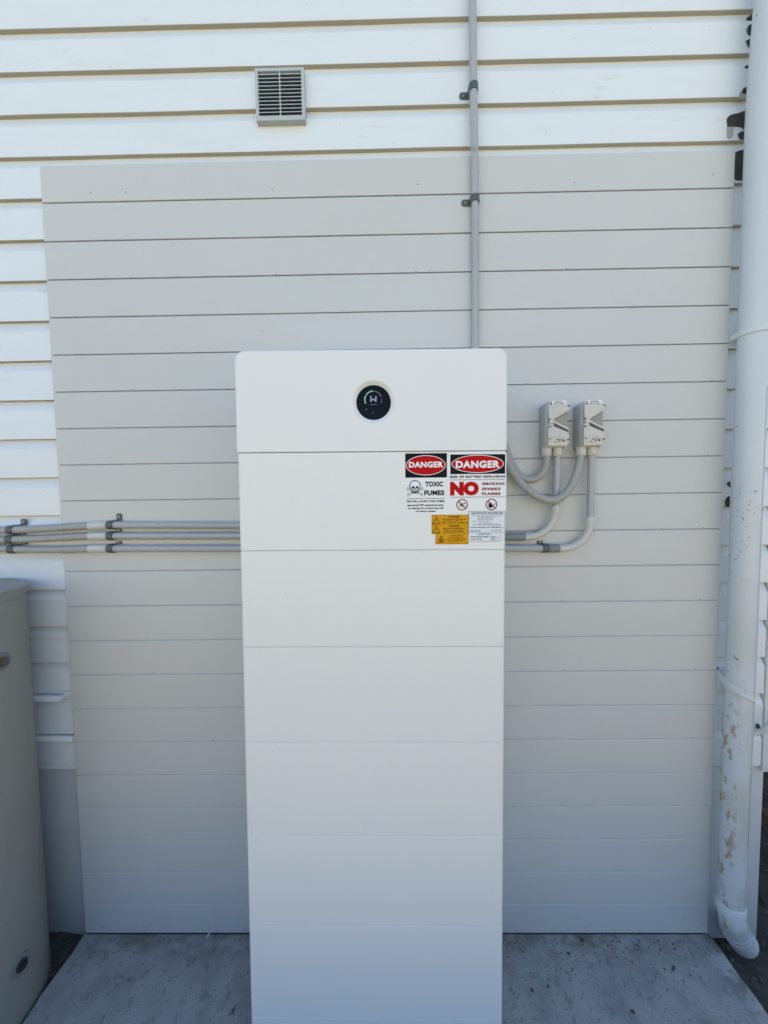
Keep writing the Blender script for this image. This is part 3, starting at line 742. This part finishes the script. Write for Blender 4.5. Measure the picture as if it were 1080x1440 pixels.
for (u0, v0, u1, v1) in ((304, 705, 652, 708), (304, 881, 652, 884), (302, 705, 306, 884), (649, 705, 652, 884), (306, 793, 650, 795)): c.rect('brown', u0, v0, u1, v1, 1)
c.build('warning_sticker', 'yellow', [(300, 703), (653, 703), (653, 886), (300, 886)], 'amber sticker with two black warning triangles')
d = Sheet()
tri_out(d, 392, 902, 964, 34); d.ell('brown', 392, 942, 9, 14, 1, 12); d.rect('brown', 372, 950, 412, 958, 1)
d.micro('brown', 482, 896, 598, 906, rnd); d.micro('brown', 470, 915, 602, 924, rnd); d.micro('brown', 445, 932, 628, 940, rnd); d.micro('brown', 450, 946, 620, 952, rnd); d.micro('brown', 458, 962, 560, 967, rnd)
for (u0, v0, u1, v1) in ((340, 979, 653, 982), (339, 888, 342, 982), (650, 888, 653, 982)): d.rect('brown', u0, v0, u1, v1, 1)
d.build('warning_sticker', 'yellow', [(337, 887), (653, 887), (653, 984), (337, 984)], 'smaller amber sticker with one warning triangle, below the larger amber one')
# shutdown procedure
e = Sheet(); e_k = 'greyprint'
e.text(e_k, 'SHUTDOWN PROCEDURE', 680, 683, 984, 697, .06, 1)
for (u0, v0, u1, h_) in ((688, 707, 740, 6), (748, 707, 978, 7), (742, 724, 905, 8), (742, 742, 896, 8), (688, 762, 734, 7), (742, 762, 855, 7), (742, 781, 880, 6), (688, 795, 732, 6), (742, 795, 958, 8)): e.micro(e_k, u0, v0, u1, v0+h_, rnd)
e.micro(e_k, 672, 819, 866, 829, rnd); e.micro(e_k, 876, 816, 958, 826, rnd); e.rect(e_k, 876, 828, 998, 831); e.micro(e_k, 672, 853, 778, 863, rnd); e.micro(e_k, 872, 850, 972, 858, rnd); e.rect(e_k, 655, 873, 1002, 876)
for (u0, v0, u1, v1) in ((654, 671, 1004, 674), (654, 671, 657, 876), (1001, 671, 1004, 876)): e.rect(e_k, u0, v0, u1, v1)
e.build('notice_sticker', 'bluewhite', [(653, 669), (1008, 669), (1008, 878), (653, 878)], 'small white notice headed SHUTDOWN PROCEDURE')
f = Sheet()
f.text(e_k, 'BATTERY SUPPLY', 742, 886, 870, 896, .06, 1); f.text(e_k, 'SHORT CIRCUIT CURRENT', 674, 910, 850, 920, .06, 1); f.text(e_k, 'MAX D.C. VOLTAGE', 674, 932, 784, 942, .06, 1)
f.micro(e_k, 864, 908, 910, 917, rnd); f.text(e_k, 'A', 930, 910, 940, 921, .06, 1); f.text(e_k, 'V', 930, 931, 940, 942, .06, 1); f.rect(e_k, 862, 921, 926, 924); f.rect(e_k, 862, 944, 926, 947); f.micro(e_k, 868, 931, 905, 940, rnd)
for (u0, v0, u1, v1) in ((660, 956, 956, 959), (962, 884, 965, 950)): f.rect(e_k, u0, v0, u1, v1)
f.line(e_k, 956, 957.5, 963.5, 950, 3)
f.build('notice_sticker', 'bluewhite', [(655, 879), (968, 879), (968, 950), (958, 962), (655, 962)], 'small white BATTERY SUPPLY notice below the SHUTDOWN PROCEDURE one')
ub.rotation_euler = (R(-.70), R(.33), 0)     # the stack leans a touch
ub.location.x += -.0045; ub.location.y += -.0145

# ------------------------------------------------------------------ downpipe
DX, DY, DR = 1.240, 1.347, .0402
dz0 = bp(1035, 1277, 1.33).z
dp = thing('downpipe', (DX, DY, 0), 'round white painted downpipe with peeling ochre patches and an angled shoe', 'downpipe')
P = [Vector((DX+.018*max(0, (z-2.95)/.5)**1.3, DY-.005*max(0, (z-2.95)/.5), z)) for z in [dz0-.02+.06*k for k in range(70)] if z < 4.25]
MB().tube(P, DR, 48).build('pipe', M['pipe'], dp, smooth=50)
MB().box((DX+DR*.70, DY-DR*.72-.0015, dz0+.1), (DX+DR*.70+.003, DY-DR*.72+.002, 2.05)).build('seam', M['pipe'], dp)
def strap(zc, tilt):
    mb = MB(); loops = []
    n = 26
    for k in range(n+1):
        a = math.pi + math.pi*k/n        # from left, round the front, to the right
        ca, sa = math.cos(a), math.sin(a)
        z = zc + tilt*(ca)
        r0, r1 = DR+.0003, DR+.0048
        loops.append([(DX+ca*r0, DY+sa*r0, z-.011), (DX+ca*r1, DY+sa*r1, z-.009), (DX+ca*r1, DY+sa*r1, z+.009), (DX+ca*r0, DY+sa*r0, z+.011)])
    w0 = [(max(p[0], 1.2075)+(.003 if abs(p[0]-loops[0][0][0]) < .001 else 0), FY-.002, p[2]+max(0, -tilt)*.9) for p in loops[0]]; w1 = [(p[0]+.010, FY-.002, p[2]) for p in loops[-1]]
    mb.loft([w0]+loops+[w1]); mb.build('strap', M['trim'], dp, smooth=40)
strap(bp(1050, 461, 1.31).z, .004)
strap(bp(1030, 980, 1.31).z, -.024)
cz = dz0
MB().tube([(DX, DY, cz-.028), (DX, DY, cz-.026), (DX, DY, cz+.006), (DX, DY, cz+.010)], [DR+.001, DR+.0045, DR+.0045, DR+.002], 48).build('collar', M['trim'], dp, smooth=40)
# shoe: slides forward and to the right to the soil
e0 = Vector((DX, DY, cz-.02))
tip = bz(1043, 1332, -.035)
sh = spline([e0, e0+Vector((.004, -.006, -.035)), e0+(tip-e0)*.45+Vector((.0, .0, -.012)), tip+Vector((0, 0, .028))], .006)
rr = [DR+.0005+.007*min(1, k/len(sh)) for k in range(len(sh))]
so_ = MB().tube(sh, rr, 44)
shoe = so_.build('shoe', M['pipe'], dp, smooth=50)
d_ = (sh[-1]-sh[-3]).normalized()
MB().tube([sh[-1]-d_*.004, sh[-1]+d_*.001, sh[-1]+d_*.005], [DR+.005, DR+.0075, DR+.0055], 44).build('shoe_rim', M['trim'], dp, smooth=60)
for fr_ in (.48, .66):
    k = int(len(sh)*fr_); d2 = (sh[k+1]-sh[k-1]).normalized()
    MB().tube([sh[k]-d2*.0012, sh[k], sh[k]+d2*.0012], [rr[k]+.0002, rr[k]+.0026, rr[k]+.0002], 44).build('shoe_rib', M['conduit'], shoe, smooth=60)
# white hose arm right of the downpipe
ha = thing('white_pipe', tuple(bp(1070, 1028, 1.39)), 'thin white pipe curving out from behind the downpipe on the right edge', 'pipe')
MB().tube(spline([bp(1052, 1033, 1.395), bp(1062, 1031.5, 1.39), bp(1070, 1028.5, 1.382), bp(1078, 1023, 1.37), bp(1092, 1008, 1.355)], .005), .0095, 18).build('tube', M['trim'], ha, smooth=50)
q = bp(1067, 1021, 1.403); MB().box((q.x-.003, FY-.012, q.z-.012), (q.x+.001, FY-.001, q.z+.006)).build('clip', M['gap'], ha)

# ------------------------------------------------------------------ hot water tank
TR = .225; TX, TY = -1.4511, 1.178
TZ = bp(38, 819, 1.33).z
tk = thing('hot_water_tank', (TX, TY, -.03), 'beige cylindrical hot water tank standing at the left edge of the slab', 'water tank')
def ring(z, r, n=96): return [(TX+r*math.cos(2*math.pi*k/n), TY+r*math.sin(2*math.pi*k/n), z) for k in range(n)]
MB().loft([ring(-.03, TR-.004), ring(-.026, TR), ring(TZ-.030, TR), ring(TZ-.028, TR-.001)]).build('shell', M['tank'], tk, smooth=40)
MB().loft([ring(TZ-.029, TR), ring(TZ-.028, TR+.004), ring(TZ-.004, TR+.004), ring(TZ, TR+.001), ring(TZ+.001, TR-.006), ring(TZ-.004, TR-.012), ring(TZ-.003, .10), ring(TZ+.001, .02)]).build('lid', M['tank'], tk, smooth=35)
def on_tank(x, y):
    d = RT*((x-540)/FPX) + DN*((y-720)/FPX) + _f
    a = d.x**2+d.y**2; b_ = -2*(d.x*TX+d.y*TY); c_ = TX**2+TY**2-TR**2
    t = (-b_-math.sqrt(max(0, b_*b_-4*a*c_)))/(2*a)
    return Vector((d.x*t, d.y*t, CZ+d.z*t))
for (x, y, m_, rr_) in ((1.5, 931, 'brass', .030), (29, 1357, 'rust', .032)):
    p = on_tank(x, y); n_ = Vector((p.x-TX, p.y-TY, 0)).normalized()
    cyl(MB(), p-n_*.006, n_, rr_, .0085, 40).build('fitting_ring', M['plug'], tk, smooth=40)
    o = cyl(MB(), p-n_*.004, n_, rr_*.56, .015 if m_ == 'brass' else .0115, 6 if m_ == 'brass' else 28).build('fitting', M[m_], tk, smooth=30)
    cyl(MB(), p+n_*.0005, n_, rr_*.36, .0165 if m_ == 'brass' else .0125, 20).build('bore', M['gap'] if m_ == 'brass' else M['void'], o, smooth=30)

# ------------------------------------------------------------------ bits on the ground
def leaf(name, x, y, L_, W_, ang, m, label, cat, Z=.001, curl=.003):
    p = bz(x, y, 0); mb = MB(); n = 8; up = []; 
    o = thing if False else None
    pts = []
    for k in range(n+1):
        t = k/n; wd = W_*math.sin(math.pi*t**.8)*.5
        pts.append((t*L_-L_/2, wd, curl*(math.sin(t*3.1))))
    vs = []; fs = []
    for (a_, w_, c_) in pts: vs += [(a_, -w_, Z+c_+w_*.35), (a_, 0, Z+c_), (a_, w_, Z+c_+w_*.35)]
    for k in range(n):
        for j in (0, 1): fs.append((k*3+j, k*3+j+1, k*3+j+4, k*3+j+3))
    ca, sa = math.cos(R(ang)), math.sin(R(ang))
    vs = [(p.x+a_*ca-b_*sa, p.y+a_*sa+b_*ca, c_) for a_, b_, c_ in vs]
    vs2 = [(a_, b_, c_-.0006) for a_, b_, c_ in vs]; nn = len(vs)
    mb.add(vs+vs2, fs+[tuple(i+nn for i in reversed(f_)) for f_ in fs])
    o = mb.build(name, M[m]); tag(o, label, cat); return o
leaf('green_leaf', 947, 1362, .026, .009, 50, 'leafgreen', 'tiny bright green leaf lying on the slab right of the cabinet', 'leaf')
leaf('dry_leaf', 748, 1393, .013, .009, 80, 'leafbrown', 'small brown leaf flake on the slab closest to the cabinet', 'leaf')
leaf('dry_leaf', 771, 1388, .012, .006, 20, 'leafbrown', 'small brown leaf flake a hand right of the one beside the cabinet', 'leaf')
leaf('dry_leaf', 890, 1424, .016, .008, -40, 'leafbrown', 'curled brown leaf at the bottom of the slab below the green leaf', 'leaf')
leaf('dry_leaf', 818, 1322, .016, .012, 85, 'leafbrown', 'rust brown leaf against the foot of the grooved panel', 'leaf')
leaf('dry_leaf', 800, 1342, .014, .007, -30, 'leafbrown', 'brown leaf flake on the slab just in front of the rust brown one', 'leaf')
leaf('paint_chip', 293.5, 1317, .020, .008, 75, 'chip', 'pale paint chip leaning at the foot of the panel left of the cabinet', 'chip', .004)
leaf('paint_chip', 971, 1405, .007, .004, -50, 'chip', 'tiny white chip on the slab in front of the downpipe shoe', 'chip')
p = bz(327, 1424); tw = MB()
for a_, b_ in (((-.010, -.008), (.002, .004)), ((.002, .004), (.004, .018)), ((.002, .004), (.007, -.010)), ((.002, .004), (-.006, .008))):
    tw.tube([(p.x+a_[0], p.y+a_[1], .0012), (p.x+b_[0], p.y+b_[1], .0016)], .0009, 6)
tag(tw.build('twig', M['twig']), 'little forked dark twig on the slab left of the cabinet', 'twig')

def litter(name, m, n, region, smin, smax, seed, zf, long=1.0, aim=None, label=None):
    r_ = random.Random(seed); mb = MB()
    for _ in range(n):
        x, y = region(r_); z = zf(x, y); s_ = r_.uniform(smin, smax); a_ = (aim if aim is not None else 0) + r_.uniform(-1, 1)*(math.pi if aim is None else .5)
        L_ = s_*long*r_.uniform(.7, 1.4); W_ = s_*r_.uniform(.4, .8); ca, sa = math.cos(a_), math.sin(a_); h_ = s_*r_.uniform(.06, .30)
        q = [(-L_/2, 0), (-L_*.2, W_/2), (L_*.3, W_*.4), (L_/2, 0), (L_*.2, -W_/2), (-L_*.3, -W_*.4)]
        vs = [(x+u*ca-v*sa, y+u*sa+v*ca, z+.0003+(h_ if i in (1, 2) else 0)) for i, (u, v) in enumerate(q)]
        vs += [(a1, b1, z-.0006) for a1, b1, c1 in vs]
        mb.add(vs, [(0, 5, 4, 3, 2, 1)] + [(i, (i+1) % 6, 6+(i+1) % 6, 6+i) for i in range(6)])
    o = mb.build(name, M[m]); tag(o, label, None, None, 'stuff'); return o
slabz = lambda x, y: 0.0
def near_panel(r_):
    x = r_.uniform(.33, 1.19) if r_.random() < .85 else r_.uniform(-1.15, -.45); y = 1.395 - abs(r_.gauss(0, .07))
    return x, y
litter('leaf_litter', 'leafbrown', 150, near_panel, .002, .007, 5, slabz, 1.3, None, 'crumbs of dry leaf on the slab at the foot of the panel')
litter('grit', 'twig', 150, lambda r_: (r_.uniform(.33, 1.2) if r_.random() < .8 else r_.uniform(-1.2, -.45), 1.39-1.0*r_.random()**1.7*.5), .0015, .0045, 6, slabz, 1.3, None, 'dark grit scattered over the slab')
litter('pale_grit', 'chip', 40, lambda r_: (r_.uniform(.33, 1.2) if r_.random() < .8 else r_.uniform(-1.2, -.45), 1.39-.5*r_.random()), .001, .0028, 9, slabz, 1.2, None, 'pale specks of grit on the slab')
M['bark'] = mat('grey_brown_bark', (.075, .068, .055), .9, .35, 50, .6)
M['bark2'] = mat('pale_straw', (.17, .16, .12), .9, .3, 50, .4)
litter('mulch', 'bark', 900, lambda r_: (r_.uniform(1.22, 2.3), r_.uniform(.9, 2.6)), .006, .028, 11, ground_height, 1.6, None, 'dark mulch chips covering the soil right of the slab')
litter('mulch', 'bark2', 170, lambda r_: (r_.uniform(1.23, 2.2), r_.uniform(.9, 2.4)), .004, .016, 12, ground_height, 1.8, None, 'pale chips among the mulch right of the slab')
litter('straw', 'bark', 500, lambda r_: (r_.uniform(-1.42, -1.222), r_.uniform(1.0, 1.43)), .004, .012, 13, ground_height, 3.2, R(78), 'dry stalks and bark in the gap between tank and slab')
litter('straw', 'bark2', 45, lambda r_: (r_.uniform(-1.42, -1.222), r_.uniform(1.0, 1.43)), .003, .008, 14, ground_height, 3.0, R(78), 'paler straw in the gap between tank and slab')
# a timber offcut in the dark space under the next room
rl = thing('timber_rail', (1.9, 2.0, 0), 'reddish timber rail lying in the dark space at the right edge', 'timber')
a_, b_ = bp(1066, 1133, 1.75), bp(1100, 1172, 1.65)
MB().tube([a_, b_], .012, 4).build('rail', M['timber'], rl)
MB().tube([a_+Vector((0, .02, -.035)), b_+Vector((0, .02, -.035))], .008, 4).build('rail', M['timber'], rl)
